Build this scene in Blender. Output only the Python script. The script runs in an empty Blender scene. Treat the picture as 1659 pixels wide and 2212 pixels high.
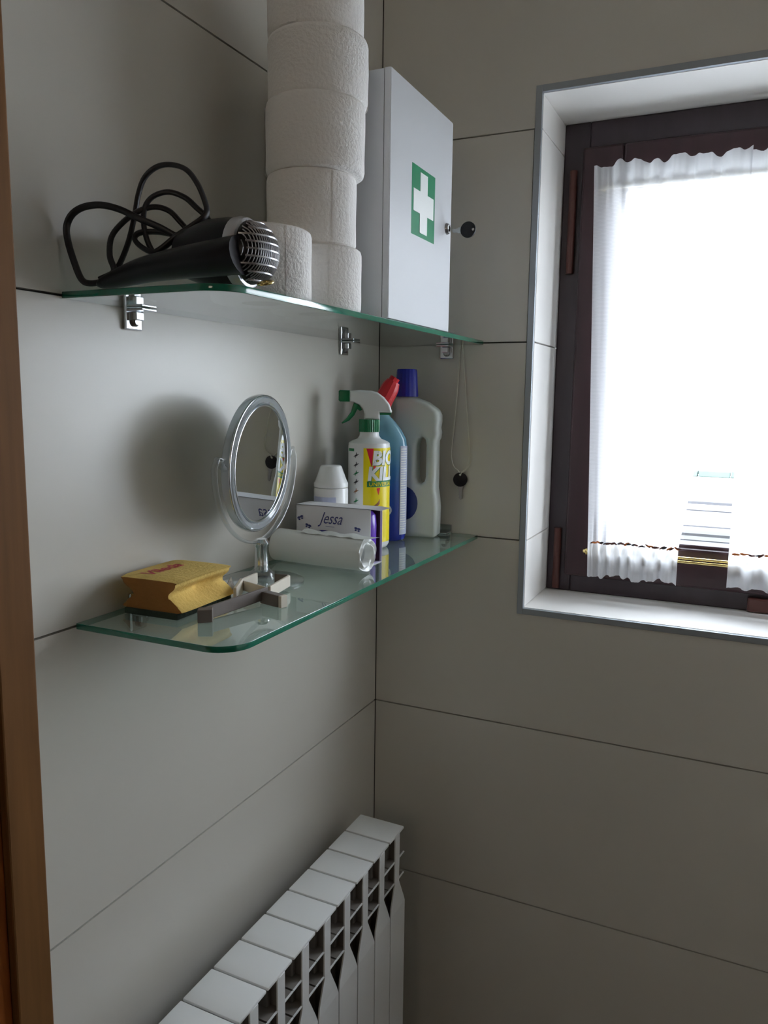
import bpy, bmesh, math, random
from mathutils import Vector, Matrix, noise
random.seed(7)
C = bpy.context.scene.collection
S = bpy.context.scene
PI = math.pi
# ------------------------------------------------------------------ camera
W, H = 1659, 2212
FPX = 1706.2
YAW, PITCH, ROLL = math.radians(24.984), math.radians(-8.137), math.radians(-0.741)
CAM = Vector((0.56032, -1.17665, 0.21319))
ROT = Matrix.Rotation(YAW, 3, 'Z') @ Matrix.Rotation(PITCH, 3, 'X') @ Matrix.Rotation(ROLL, 3, 'Y')
cd = bpy.data.cameras.new('camera'); cam = bpy.data.objects.new('camera', cd); C.objects.link(cam)
cd.sensor_fit = 'VERTICAL'; cd.sensor_height = 36.0; cd.lens = FPX / H * 36.0
cd.clip_start = 0.02; cd.clip_end = 200
r_, f_, u_ = ROT.col[0], ROT.col[1], ROT.col[2]
M3 = Matrix((r_, u_, -f_)).transposed()
cam.matrix_world = Matrix.Translation(CAM) @ M3.to_4x4()
S.camera = cam
def ray(u, v): return ROT @ Vector(((u - W/2)/FPX, 1.0, -(v - H/2)/FPX))
def at(u, v, n, p0):
    """point where the ray of photo pixel (u,v) meets the plane through p0 with normal n"""
    d = ray(u, v); n = Vector(n)
    return CAM + d * ((Vector(p0) - CAM).dot(n) / d.dot(n))
# ------------------------------------------------------------------ sky
w = bpy.data.worlds.new('overcast_sky'); S.world = w; w.use_nodes = True
nt = w.node_tree; bg = nt.nodes['Background']
tc = nt.nodes.new('ShaderNodeTexCoord'); sx = nt.nodes.new('ShaderNodeSeparateXYZ'); cr = nt.nodes.new('ShaderNodeValToRGB')
nt.links.new(tc.outputs['Generated'], sx.inputs[0]); nt.links.new(sx.outputs['Z'], cr.inputs[0]); nt.links.new(cr.outputs[0], bg.inputs[0])
cr.color_ramp.elements[0].position = 0.0; cr.color_ramp.elements[0].color = (.865, .925, 1.0, 1)
cr.color_ramp.elements[1].position = 1.0; cr.color_ramp.elements[1].color = (.80, .88, 1.0, 1)
bg.inputs[1].default_value = 17.0
# daylight guide at the window opening (a portal: it adds no light of its own) and the hall's light behind the door
pl = bpy.data.lights.new('window_portal', 'AREA'); pl.shape = 'RECTANGLE'; pl.size = .85; pl.size_y = .76
po = bpy.data.objects.new('window_portal', pl); C.objects.link(po); po.location = (.68, .31, .27); po.rotation_euler = (-PI/2, 0, 0)
pl.cycles.is_portal = True
hl = bpy.data.lights.new('hall_lamp', 'AREA'); hl.shape = 'RECTANGLE'; hl.size = .35; hl.size_y = .5; hl.energy = 1.8; hl.color = (1, .84, .66)
ho = bpy.data.objects.new('hall_lamp', hl); C.objects.link(ho); ho.location = (.62, -2.6, .55); ho.rotation_euler = (PI/2 - .25, 0, 0)
S.view_settings.view_transform = 'Standard'; S.view_settings.look = 'None'
S.view_settings.gamma = 1.0; S.view_settings.use_curve_mapping = False
S.view_settings.exposure = 0.0
S.cycles.use_denoising = True
S.cycles.max_bounces = 14; S.cycles.diffuse_bounces = 8; S.cycles.glossy_bounces = 6
S.cycles.transparent_max_bounces = 24; S.cycles.transmission_bounces = 8
S.cycles.sample_clamp_indirect = 6.0
# ------------------------------------------------------------------ materials
def _mat(name):
    m = bpy.data.materials.new(name); m.use_nodes = True
    nt = m.node_tree
    return m, nt, nt.nodes['Principled BSDF'], nt.nodes['Material Output']
def N(nt, t, **kw):
    n = nt.nodes.new(t)
    for k, v in kw.items(): setattr(n, k, v)
    return n
def mat(name, col, rough=.5, metal=0, noise_s=0, noise_a=.06, bump=0, bump_s=None, spec=.5, coat=0, sub=0, stretch=None):
    m, nt, b, out = _mat(name)
    b.inputs['Base Color'].default_value = (*col, 1); b.inputs['Roughness'].default_value = rough
    b.inputs['Metallic'].default_value = metal; b.inputs['Specular IOR Level'].default_value = spec
    b.inputs['Coat Weight'].default_value = coat; b.inputs['Coat Roughness'].default_value = .08
    if sub:
        b.inputs['Subsurface Weight'].default_value = sub; b.inputs['Subsurface Radius'].default_value = (.01, .01, .01)
    if noise_s or bump:
        t = N(nt, 'ShaderNodeTexCoord'); vec = t.outputs['Object']
        if stretch:
            mp = N(nt, 'ShaderNodeMapping'); mp.inputs['Scale'].default_value = stretch; nt.links.new(vec, mp.inputs[0]); vec = mp.outputs[0]
        n = N(nt, 'ShaderNodeTexNoise'); n.inputs['Scale'].default_value = noise_s or 50; n.inputs['Detail'].default_value = 6
        nt.links.new(vec, n.inputs['Vector'])
        if noise_s:
            mx = N(nt, 'ShaderNodeMix', data_type='RGBA')
            mx.inputs[6].default_value = (*[c*(1-noise_a) for c in col], 1); mx.inputs[7].default_value = (*[min(1, c*(1+noise_a)) for c in col], 1)
            nt.links.new(n.outputs[0], mx.inputs[0]); nt.links.new(mx.outputs[2], b.inputs['Base Color'])
        if bump:
            n2 = n
            if bump_s:
                n2 = N(nt, 'ShaderNodeTexNoise'); n2.inputs['Scale'].default_value = bump_s; n2.inputs['Detail'].default_value = 3; nt.links.new(vec, n2.inputs['Vector'])
            bp = N(nt, 'ShaderNodeBump'); bp.inputs['Strength'].default_value = bump; bp.inputs['Distance'].default_value = .002
            nt.links.new(n2.outputs[0], bp.inputs['Height']); nt.links.new(bp.outputs[0], b.inputs['Normal'])
    return m
def clear_mat(name, tint=(.95, .97, .97), body=(.8, .83, .84), body_w=.1, rough=.03, ior=1.5, gain=1.0):
    """thin clear glass or plastic: see-through, mirror-like at a glance"""
    m, nt, b, out = _mat(name); nt.nodes.remove(b)
    tr = N(nt, 'ShaderNodeBsdfTransparent'); tr.inputs[0].default_value = (*tint, 1)
    gl = N(nt, 'ShaderNodeBsdfGlossy'); gl.inputs['Roughness'].default_value = rough
    df = N(nt, 'ShaderNodeBsdfDiffuse'); df.inputs[0].default_value = (*body, 1)
    m1 = N(nt, 'ShaderNodeMixShader'); m1.inputs[0].default_value = body_w
    nt.links.new(tr.outputs[0], m1.inputs[1]); nt.links.new(df.outputs[0], m1.inputs[2])
    fr = N(nt, 'ShaderNodeFresnel'); fr.inputs[0].default_value = ior
    ge = N(nt, 'ShaderNodeNewGeometry'); sb = N(nt, 'ShaderNodeMath', operation='SUBTRACT'); sb.inputs[0].default_value = 1
    nt.links.new(ge.outputs['Backfacing'], sb.inputs[1])
    mu = N(nt, 'ShaderNodeMath', operation='MULTIPLY'); nt.links.new(fr.outputs[0], mu.inputs[0]); nt.links.new(sb.outputs[0], mu.inputs[1])
    mg = N(nt, 'ShaderNodeMath', operation='MULTIPLY'); mg.use_clamp = True; mg.inputs[1].default_value = gain; nt.links.new(mu.outputs[0], mg.inputs[0])
    m2 = N(nt, 'ShaderNodeMixShader'); nt.links.new(mg.outputs[0], m2.inputs[0]); nt.links.new(m1.outputs[0], m2.inputs[1]); nt.links.new(gl.outputs[0], m2.inputs[2])
    nt.links.new(m2.outputs[0], out.inputs[0]); return m
def cloth_mat(name, col, transp):
    m, nt, b, out = _mat(name); nt.nodes.remove(b)
    df = N(nt, 'ShaderNodeBsdfDiffuse'); df.inputs[0].default_value = (*col, 1)
    tl = N(nt, 'ShaderNodeBsdfTranslucent'); tl.inputs[0].default_value = (*col, 1)
    tr = N(nt, 'ShaderNodeBsdfTransparent')
    t = N(nt, 'ShaderNodeTexCoord'); wv = N(nt, 'ShaderNodeTexWave'); wv.bands_direction = 'Z'
    wv.inputs['Scale'].default_value = 160; wv.inputs['Distortion'].default_value = 3; nt.links.new(t.outputs['Object'], wv.inputs[0])
    mr = N(nt, 'ShaderNodeMapRange'); mr.inputs[3].default_value = transp*.8; mr.inputs[4].default_value = transp*1.2; nt.links.new(wv.outputs['Fac'], mr.inputs[0])
    a = N(nt, 'ShaderNodeMixShader'); a.inputs[0].default_value = .5; nt.links.new(df.outputs[0], a.inputs[1]); nt.links.new(tl.outputs[0], a.inputs[2])
    c = N(nt, 'ShaderNodeMixShader'); nt.links.new(mr.outputs[0], c.inputs[0]); nt.links.new(a.outputs[0], c.inputs[1]); nt.links.new(tr.outputs[0], c.inputs[2])
    nt.links.new(c.outputs[0], out.inputs[0]); return m
MT = dict(
    tile=mat('cream_tile', (.60, .57, .51), .28, noise_s=3, noise_a=.02, bump=.03, bump_s=25),
    grout=mat('dark_grout', (.10, .095, .09), .95),
    plaster=mat('plaster', (.5, .48, .44), .9), whitewall=mat('cream_paint', (.86, .83, .77), .7), hallwall=mat('hall_plaster', (.34, .30, .25), .9),
    floor=mat('floor_tile', (.17, .12, .08), .4, noise_s=8), reveal=mat('reveal_tile', (.93, .91, .875), .22, noise_s=4, noise_a=.02),
    alu=mat('brushed_aluminium', (.36, .39, .42), .45, .6), wood=mat('dark_window_wood', (.032, .012, .016), .42, noise_s=9, noise_a=.5, stretch=(6, 6, 1), bump=.1),
    woodfix=mat('dark_window_frame_wood', (.034, .022, .030), .36, noise_s=9, noise_a=.35, stretch=(6, 6, 1), bump=.1),
    hinge=mat('red_brown_hinge_cover', (.085, .026, .02), .4), brass=mat('brass', (.75, .6, .25), .22, 1),
    jamb=mat('jamb_wood', (.17, .078, .026), .6, spec=.15, noise_s=10, noise_a=.35, stretch=(14, 14, .8), bump=.05),
    jamb2=mat('jamb_wood_reddish', (.24, .065, .012), .6, spec=.15, noise_s=10, noise_a=.35, stretch=(14, 14, .8)),
    chrome=mat('chrome', (.72, .74, .76), .16, 1), steel=mat('dull_steel', (.4, .4, .4), .3, 1),
    glass=clear_mat('shelf_glass', tint=(.86, .945, .92), body=(.60, .76, .70), body_w=.12, rough=.015, gain=1.5),
    gedge=mat('green_glass_edge', (.008, .16, .10), .12, coat=.6),
    pane=clear_mat('window_pane', tint=(.97, .98, .98), body_w=0.0, rough=.01),
    clear=clear_mat('clear_plastic', tint=(.93, .95, .96), body=(.8, .85, .88), body_w=.07, rough=.05, gain=1.8),
    rim=clear_mat('clear_rim_plastic', tint=(.80, .84, .87), body=(.62, .66, .70), body_w=.45, rough=.06, gain=2.5),
    film=clear_mat('thin_film', tint=(.95, .93, .92), body=(.75, .68, .62), body_w=.5, rough=.2),
    mirror=mat('mirror', (.80, .83, .84), .015, 1),
    curtain=cloth_mat('sheer_curtain', (.93, .93, .96), .30), hem=cloth_mat('gathered_curtain', (.88, .89, .92), .03),
    paper=mat('toilet_paper', (.90, .875, .85), .95, bump=.65, bump_s=280, sub=.15), card=mat('cardboard', (.42, .36, .28), .9),
    white=mat('white_enamel', (.64, .65, .67), .45, spec=.25), green=mat('sign_green', (.0, .175, .07), .5, spec=.25), black=mat('black_plastic', (.006, .0055, .009), .36, spec=.3),
    cord=mat('black_cord', (.010, .009, .011), .42), silver=mat('silver_plastic', (.55, .55, .58), .28, .85), redtip=mat('dull_red', (.50, .03, .04), .5),
    wplastic=mat('white_plastic', (.80, .81, .81), .26, sub=.1), gplastic=mat('green_plastic', (.0, .16, .055), .35), yellow=mat('label_yellow', (.82, .66, .0), .3),
    red=mat('label_red', (.75, .02, .06), .35), gprint=mat('print_green', (.02, .22, .08), .5), dprint=mat('print_dark', (.05, .05, .06), .6),
    bprint=mat('print_blue', (.05, .06, .22), .5), gbprint=mat('print_brown', (.30, .13, .06), .6), whprint=mat('print_white', (.86, .88, .86), .4),
    lav=mat('lavender_label', (.50, .54, .70), .4, noise_s=200, noise_a=.12), bluecap=mat('blue_cap', (.015, .02, .30), .35),
    redcap=mat('red_cap', (.68, .02, .03), .35), dblue=mat('dark_blue_label', (.01, .03, .17), .35), jug=mat('milky_jug', (.62, .66, .63), .4, sub=.3),
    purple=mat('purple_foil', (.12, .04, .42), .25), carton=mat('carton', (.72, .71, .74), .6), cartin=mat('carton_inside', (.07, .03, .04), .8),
    bag=mat('white_bag_film', (.80, .82, .80), .32, bump=.25, bump_s=30, sub=.1), bagcore=mat('grey_core', (.55, .56, .56), .7),
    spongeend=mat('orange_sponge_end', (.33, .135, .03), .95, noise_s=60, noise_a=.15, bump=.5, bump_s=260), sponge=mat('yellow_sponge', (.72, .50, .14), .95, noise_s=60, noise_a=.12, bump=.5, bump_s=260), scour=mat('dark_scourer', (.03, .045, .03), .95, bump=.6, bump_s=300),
    dwood=mat('grey_wood', (.16, .135, .12), .6, noise_s=60, noise_a=.2), lwood=mat('beige_wood', (.66, .60, .50), .6, noise_s=60, noise_a=.1),
    rad=mat('radiator_enamel', (.82, .83, .82), .3, coat=.2), radshade=mat('radiator_inside_shade', (.22, .20, .18), .6),  # second one: brown shade inside the white radiator, put into the colour
    string=mat('off_white_string', (.62, .60, .52), .8), asphalt=mat('asphalt', (.030, .029, .033), .9, noise_s=3, noise_a=.3),
    kerb=mat('kerb_stone', (.016, .016, .017), .9), paving=mat('pale_paving', (.040, .039, .043), .9, noise_s=2, noise_a=.05), stone=mat('white_ledge_stone', (.8, .8, .78), .6),
    hedge=mat('hedge', (.062, .085, .075), .9, noise_s=8, noise_a=.2), orange=mat('orange_thread', (.55, .16, .03), .7), brown=mat('brown_thread', (.12, .04, .03), .7))
# blue translucent bottle: dyed liquid below, clearer above (its own colour)
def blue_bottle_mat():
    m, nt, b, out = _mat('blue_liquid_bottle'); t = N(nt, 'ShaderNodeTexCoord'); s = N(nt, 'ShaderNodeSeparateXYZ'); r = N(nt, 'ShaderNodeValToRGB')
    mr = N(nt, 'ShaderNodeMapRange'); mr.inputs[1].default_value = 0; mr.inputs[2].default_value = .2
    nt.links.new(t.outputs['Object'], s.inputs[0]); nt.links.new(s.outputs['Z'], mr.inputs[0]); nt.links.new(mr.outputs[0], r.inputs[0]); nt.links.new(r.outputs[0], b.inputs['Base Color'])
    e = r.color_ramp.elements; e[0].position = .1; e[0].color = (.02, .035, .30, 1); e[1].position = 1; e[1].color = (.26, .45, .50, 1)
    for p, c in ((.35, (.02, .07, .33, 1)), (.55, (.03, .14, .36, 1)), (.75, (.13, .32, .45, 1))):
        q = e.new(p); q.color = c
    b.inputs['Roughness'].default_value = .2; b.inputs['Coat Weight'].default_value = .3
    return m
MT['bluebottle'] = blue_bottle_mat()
# ------------------------------------------------------------------ builders
def obj(name, me_or_bm, m, parent=None, smooth=None, kind=None, loc=None, label=None):
    if isinstance(me_or_bm, bmesh.types.BMesh):
        me = bpy.data.meshes.new(name); bmesh.ops.recalc_face_normals(me_or_bm, faces=me_or_bm.faces[:]); me_or_bm.to_mesh(me); me_or_bm.free()
    else: me = me_or_bm
    o = bpy.data.objects.new(name, me); C.objects.link(o)
    for x in (m if isinstance(m, (list, tuple)) else [m]): me.materials.append(MT[x])
    if smooth is not None:
        me.polygons.foreach_set('use_smooth', [True]*len(me.polygons))
        me.set_sharp_from_angle(angle=math.radians(smooth))
    if parent: o.parent = parent
    if kind: o['kind'] = kind
    if label: o['label'] = label
    if loc is not None: o.location = loc
    return o
def tag(o, label, cat, group=None):
    o['label'] = label; o['category'] = cat
    if group: o['group'] = group
    return o
def thing(name, label, cat, loc=(0, 0, 0), rz=0, group=None):
    o = bpy.data.objects.new(name, None); C.objects.link(o); o.location = loc; o.rotation_euler = (0, 0, rz); o.empty_display_size = .02
    return tag(o, label, cat, group)
def bx(bm, lo, hi, bev=0, seg=2, mi=0):
    lo, hi = Vector(lo), Vector(hi); c = (lo + hi)/2; d = hi - lo
    r = bmesh.ops.create_cube(bm, size=1, matrix=Matrix.Translation(c) @ Matrix.Diagonal((*d, 1)))
    fs = list({f for v in r['verts'] for f in v.link_faces})
    if bev:
        es = list({e for v in r['verts'] for e in v.link_edges})
        q = bmesh.ops.bevel(bm, geom=es, offset=bev, segments=seg, affect='EDGES', profile=.5); fs = q['faces'] + [f for f in fs if f.is_valid]
    for f in fs:
        if f.is_valid: f.material_index = mi
def BX(lo, hi, bev=0, seg=2):
    bm = bmesh.new(); bx(bm, lo, hi, bev, seg); return bm
def lathe(prof, seg=40, ax=1.0, ay=1.0, cap0=True, cap1=True, fn=None):
    bm = bmesh.new(); rings = []
    for (r, z) in prof:
        rings.append([bm.verts.new((fn(r, z, 2*PI*i/seg) if fn else (r*ax*math.cos(2*PI*i/seg), r*ay*math.sin(2*PI*i/seg), z))) for i in range(seg)])
    for a, b in zip(rings, rings[1:]):
        for i in range(seg): bm.faces.new((a[i], a[(i+1) % seg], b[(i+1) % seg], b[i]))
    if cap0: bm.faces.new(rings[0][::-1])
    if cap1: bm.faces.new(rings[-1])
    return bm
def spline(pts, n=8, closed=False):
    P = [Vector(p) for p in pts]; out = []; L = len(P)
    rng = range(L) if closed else range(L-1)
    for i in rng:
        p1, p2 = P[i], P[(i+1) % L]
        p0 = P[(i-1) % L] if (closed or i > 0) else p1*2 - p2
        p3 = P[(i+2) % L] if (closed or i+2 < L) else p2*2 - p1
        for k in range(n):
            t = k/n
            out.append(.5*((2*p1) + (p2-p0)*t + (2*p0-5*p1+4*p2-p3)*t*t + (-p0+3*p1-3*p2+p3)*t**3))
    if not closed: out.append(P[-1])
    return out
def tube(path, rad, seg=10, closed=False, flat=1.0, bm=None):
    bm = bm or bmesh.new(); rings = []; L = len(path); up = Vector((.1, .05, 1)).normalized(); prev = None
    for i, p in enumerate(path):
        a = path[(i-1) % L] if (closed or i > 0) else p; b = path[(i+1) % L] if (closed or i < L-1) else p
        t = (b - a).normalized()
        if prev is None: prev = up.cross(t).normalized() if abs(up.dot(t)) < .95 else Vector((1, 0, 0)).cross(t).normalized()
        x = (prev - t*prev.dot(t)).normalized(); y = t.cross(x); prev = x
        r = rad(i/(L-1)) if callable(rad) else rad
        rings.append([bm.verts.new(p + x*(r*math.cos(2*PI*k/seg)) + y*(r*flat*math.sin(2*PI*k/seg))) for k in range(seg)])
    pairs = list(zip(rings, rings[1:])) + ([(rings[-1], rings[0])] if closed else [])
    for a, b in pairs:
        for k in range(seg): bm.faces.new((a[k], a[(k+1) % seg], b[(k+1) % seg], b[k]))
    if not closed: bm.faces.new(rings[0][::-1]); bm.faces.new(rings[-1])
    return bm
def plate(outlines, half, bev=0.0, mtx=None, smooth_pts=False, res=3):
    """flat solid from 2-D outlines (the first outer, further ones holes), local XY outline, thickness 2*half along Z; mtx moves it"""
    cu = bpy.data.curves.new('tmp', 'CURVE'); cu.dimensions = '2D'; cu.fill_mode = 'BOTH'; cu.extrude = max(half - bev, 1e-5); cu.bevel_depth = bev; cu.bevel_resolution = res; cu.offset = -bev
    for ol in outlines:
        if smooth_pts: ol = [(p.x, p.y) for p in spline([(a, b, 0) for a, b in ol], 5, True)]
        sp = cu.splines.new('POLY'); sp.points.add(len(ol)-1); sp.use_cyclic_u = True
        for q, (a, b) in zip(sp.points, ol): q.co = (a, b, 0, 1)
    o = bpy.data.objects.new('tmp', cu); C.objects.link(o)
    me = bpy.data.meshes.new_from_object(o.evaluated_get(bpy.context.evaluated_depsgraph_get()))
    bpy.data.objects.remove(o); bpy.data.curves.remove(cu)
    bm = bmesh.new(); bm.from_mesh(me); bpy.data.meshes.remove(me)
    bmesh.ops.remove_doubles(bm, verts=bm.verts[:], dist=1e-6)
    if mtx is not None: bmesh.ops.transform(bm, matrix=mtx, verts=bm.verts[:])
    return bm
def text(s, size, fn, thick=.0002, shear=0.0, name='lettering', m='dprint', parent=None, align='LEFT', sub=0, bold=0.0, sx=1.0):
    """lettering: flat glyph mesh, each vertex (x,y,layer) placed by fn"""
    cu = bpy.data.curves.new('tmp', 'FONT'); cu.body = s; cu.size = size; cu.shear = shear; cu.align_x = align; cu.offset = bold; cu.resolution_u = 3
    o = bpy.data.objects.new('tmp', cu); C.objects.link(o)
    me = bpy.data.meshes.new_from_object(o.evaluated_get(bpy.context.evaluated_depsgraph_get()))
    bpy.data.objects.remove(o); bpy.data.curves.remove(cu)
    bm = bmesh.new(); bm.from_mesh(me); bpy.data.meshes.remove(me)
    if sub:
        for k in range(sub): bmesh.ops.subdivide_edges(bm, edges=[e for e in bm.edges if e.calc_length() > size*.15], cuts=1)
        bmesh.ops.triangulate(bm, faces=bm.faces[:])
    for v in bm.verts: v.co = fn(v.co.x*sx, v.co.y)
    return obj(name, bm, m, parent)
def frame(c, x, y, z): return Matrix((Vector(x), Vector(y), Vector(z))).transposed().to_4x4() if c is None else Matrix.Translation(c) @ Matrix((Vector(x), Vector(y), Vector(z))).transposed().to_4x4()
X_, Y_, Z_ = Vector((1, 0, 0)), Vector((0, 1, 0)), Vector((0, 0, 1))
# ------------------------------------------------------------------ the room
ZF, ZC = -1.15, 1.20          # floor and ceiling
XR, YF = 1.22, -.80           # right wall, front wall (with the doorway the camera looks through)
G = .0011                      # half a tile joint
wl = obj('wall_left', BX((-.10, -3.2, ZF), (-.009, .30, ZC)), 'grout', kind='structure')
def tiles(par, axis, rows, cols, name='tile', m='tile', th=.009):
    for z0, z1 in rows:
        for a0, a1 in cols:
            if axis == 'x': lo, hi = (-th, a0+G, z0+G), (0, a1-G, z1-G)
            elif axis == 'y': lo, hi = (a0+G, 0, z0+G), (a1-G, th, z1-G)
            elif axis == 'r': lo, hi = (XR, a0+G, z0+G), (XR+th, a1-G, z1-G)
            obj(name, BX(lo, hi), m, par)
ZR = [ZF, -.90, -.60, -.30, .0, .30, .60, .90, ZC]
rows = list(zip(ZR, ZR[1:]))
tiles(wl, 'x', rows, [(-.80, .0)])
obj('plaster_face', BX((-.009, -3.2, ZF), (-.001, -.90, ZC)), 'hallwall', wl)
# back wall with the window opening
WX0, WX1, WZ0, WZ1 = .2435, 1.11, -.1155, .6575       # outer edge of the metal trim
bm = bmesh.new()
bx(bm, (-.009, .009, ZF), (WX0, .30, ZC)); bx(bm, (WX1, .009, ZF), (XR+.1, .30, ZC)); bx(bm, (WX0, .009, WZ1), (WX1, .30, ZC)); bx(bm, (WX0, .009, ZF), (WX1, .30, WZ0))
wb = obj('wall_back', bm, 'grout', kind='structure')
for z0, z1 in rows:
    if z1 <= WZ0 or z0 >= WZ1: tiles(wb, 'y', [(z0, z1)], [(0, XR)])
    else:
        if z0 < WZ0: ol = [(G, z0+G), (XR-G, z0+G), (XR-G, z1-G), (WX1, z1-G), (WX1, WZ0), (WX0, WZ0), (WX0, z1-G), (G, z1-G)]
        elif z1 > WZ1: ol = [(G, z0+G), (WX0, z0+G), (WX0, WZ1), (WX1, WZ1), (WX1, z0+G), (XR-G, z0+G), (XR-G, z1-G), (G, z1-G)]
        else: tiles(wb, 'y', [(z0, z1)], [(0, WX0), (WX1, XR)]); continue
        obj('tile', plate([ol], .0045, 0, frame(Vector((0, .0045, 0)), X_, Z_, X_.cross(Z_))), 'tile', wb)
IX0, IX1, IZ0, IZ1 = .2535, 1.10, -.1055, .6475       # inside of the trim = faces of the reveal
YW = .146                                              # face of the window frame
for z0, z1 in ((IZ0, 0), (0, .3), (.3, .6), (.6, IZ1)):
    obj('tile', BX((WX0+.001, .004, z0+G), (IX0, YW+.03, z1-G), .0004, 1), 'reveal', wb)
    obj('tile', BX((IX1, .004, z0+G), (WX1-.001, YW+.03, z1-G), .0004, 1), 'reveal', wb)
obj('tile', BX((WX0+.001, .004, WZ0+.001), (WX1-.001, YW+.03, IZ0)), 'reveal', wb)
obj('tile', BX((WX0+.001, .004, IZ1), (WX1-.001, YW+.03, WZ1-.001)), 'reveal', wb)
bm = bmesh.new()
def ring(bm, x0, x1, z0, z1, wd, ya, yb, bev=0):
    bx(bm, (x0, ya, z0), (x0+wd, yb, z1), bev); bx(bm, (x1-wd, ya, z0), (x1, yb, z1), bev)
    bx(bm, (x0+wd, ya, z0), (x1-wd, yb, z0+wd), bev); bx(bm, (x0+wd, ya, z1-wd), (x1-wd, yb, z1), bev)
ring(bm, WX0, WX1, WZ0, WZ1, .0094, -.0022, .0095, .0006)
obj('trim_1', bm, 'alu', kind='structure')
obj('wall_right', BX((XR, -.80, ZF), (XR+.1, .009, ZC)), 'whitewall', kind='structure')
JX = .1165                                             # visible edge of the door jamb
bm = bmesh.new(); bx(bm, (0, -.90, ZF), (JX-.03, -.80, ZC)); bx(bm, (.93, -.90, ZF), (XR+.1, -.80, ZC)); bx(bm, (JX-.03, -.90, .95), (.93, -.80, ZC))
obj('wall_front', bm, 'plaster', kind='structure')
door = bpy.data.objects.new('door_1', None); C.objects.link(door); door['kind'] = 'structure'
bm = bmesh.new(); bx(bm, (JX-.03, -.827, ZF), (JX, -.797, .95), .0015); bx(bm, (.90, -.827, ZF), (.93, -.797, .95), .0015); bx(bm, (JX, -.827, .92), (.90, -.797, .95), .0015)
obj('door_stop', bm, 'jamb', door)
bm = bmesh.new(); bx(bm, (JX-.03, -.91, ZF), (JX-.006, -.827, .95), .001); bx(bm, (.906, -.91, ZF), (.93, -.827, .95), .001); bx(bm, (JX-.006, -.91, .926), (.906, -.827, .95), .001)
bx(bm, (JX-.10, -.92, ZF), (JX-.012, -.905, 1.0), .002); bx(bm, (.912, -.92, ZF), (.99, -.905, 1.0), .002); bx(bm, (JX-.012, -.92, .935), (.912, -.905, 1.0), .002)
obj('door_lining', bm, 'jamb2', door)
bm = BX((-.1, -3.2, ZF-.1), (XR+.1, .3, ZF)); obj('floor', bm, 'floor', kind='structure')
obj('ceiling', BX((-.1, -3.2, ZC), (XR+.1, .3, ZC+.1)), 'whitewall', kind='structure')
bm = BX((-.1, -3.3, ZF), (XR+.1, -3.2, ZC)); obj('wall_hall', bm, 'hallwall', kind='structure')
obj('wall_hall_right', BX((XR, -3.2, ZF), (XR+.1, -.90, ZC)), 'hallwall', kind='structure')
# ------------------------------------------------------------------ window
win = bpy.data.objects.new('window_1', None); C.objects.link(win); win.location = (.68, YW, IZ0); win['kind'] = 'structure'
def wobj(name, bm, m, **k):
    bmesh.ops.translate(bm, vec=(-.68, -YW, -IZ0), verts=bm.verts[:]); return obj(name, bm, m, win, **k)
SX0, SX1, SZ0, SZ1, SW = .2855, 1.068, -.076, .606, .0625
def bars(name, x0, x1, z0, z1, wd, ya, yb, m, bev):
    wobj(name, BX((x0, ya, z0), (x0+wd, yb, z1), bev), m); wobj(name, BX((x1-wd, ya, z0), (x1, yb, z1), bev), m)
    wobj(name, BX((x0+wd, ya, z0), (x1-wd, yb, z0+wd), bev), m); wobj(name, BX((x0+wd, ya, z1-wd), (x1-wd, yb, z1), bev), m)
bars('window_frame', IX0, IX1, IZ0, IZ1, .040, YW, YW+.05, 'woodfix', .002)
bars('sash_bar', SX0, SX1, SZ0, SZ1, SW, YW-.014, YW+.035, 'wood', .004)
bars('glazing_bead', SX0+SW-.004, SX1-SW+.004, SZ0+SW-.004, SZ1-SW+.004, .010, YW-.008, YW+.012, 'wood', .003)
wobj('pane', BX((SX0+SW-.003, YW+.014, SZ0+SW-.003), (SX1-SW+.003, YW+.018, SZ1-SW+.003)), 'pane')
for z0, z1 in ((.417, .575), (-.101, .002)):
    bm = tube([Vector((.2705, YW-.004, z)) for z in (z0, z0+.004, (z0*2+z1)/3, (z0*2+z1)/3+.001, z1-.004, z1)], .0062, 12)
    wobj('hinge', bm, 'hinge', smooth=40)
wobj('corner_block', BX((.568, YW-.012, -.1045), (.640, YW-.0005, -.082), .003), 'hinge', label='red-brown block at the bottom of the window frame')
wobj('ledge', BX((.2, YW+.052, -.15), (1.15, YW+.215, -.066), .003), 'stone', label='white stone ledge outside')
# curtain rods and curtains
YR = .117
def rod(z, double, label):
    r = thing('curtain_rod', label, 'curtain rod', (.68, YR, z))
    xl, xr_ = -.357, .357
    for dz in ((.0028, -.0035) if double else (0,)):
        obj('rod', tube([Vector((xl, 0, dz)), Vector((0, 0, dz)), Vector((xr_, 0, dz))], .0021, 10), 'brass', r, smooth=40)
    for x in (xl, xr_):
        b = lathe([(.0001, -.005), (.003, -.004), (.0045, 0), (.003, .004), (.0001, .005)], 14); bmesh.ops.transform(b, matrix=Matrix.Translation((x, 0, 0)) @ Matrix.Rotation(PI/2, 4, 'Y'), verts=b.verts[:])
        obj('end_knob', b, 'brass', r, smooth=40)
        obj('holder', tube([Vector((x+(.004 if x < 0 else -.004), 0, 0)), Vector((x+(.004 if x < 0 else -.004), YW-.0145-YR, 0))], .002, 8), 'brass', r)
rod(-.029, True, 'thin double brass curtain rod along the bottom of the sash')
rod(.537, False, 'thin brass curtain rod through the curtain tops')
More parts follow.
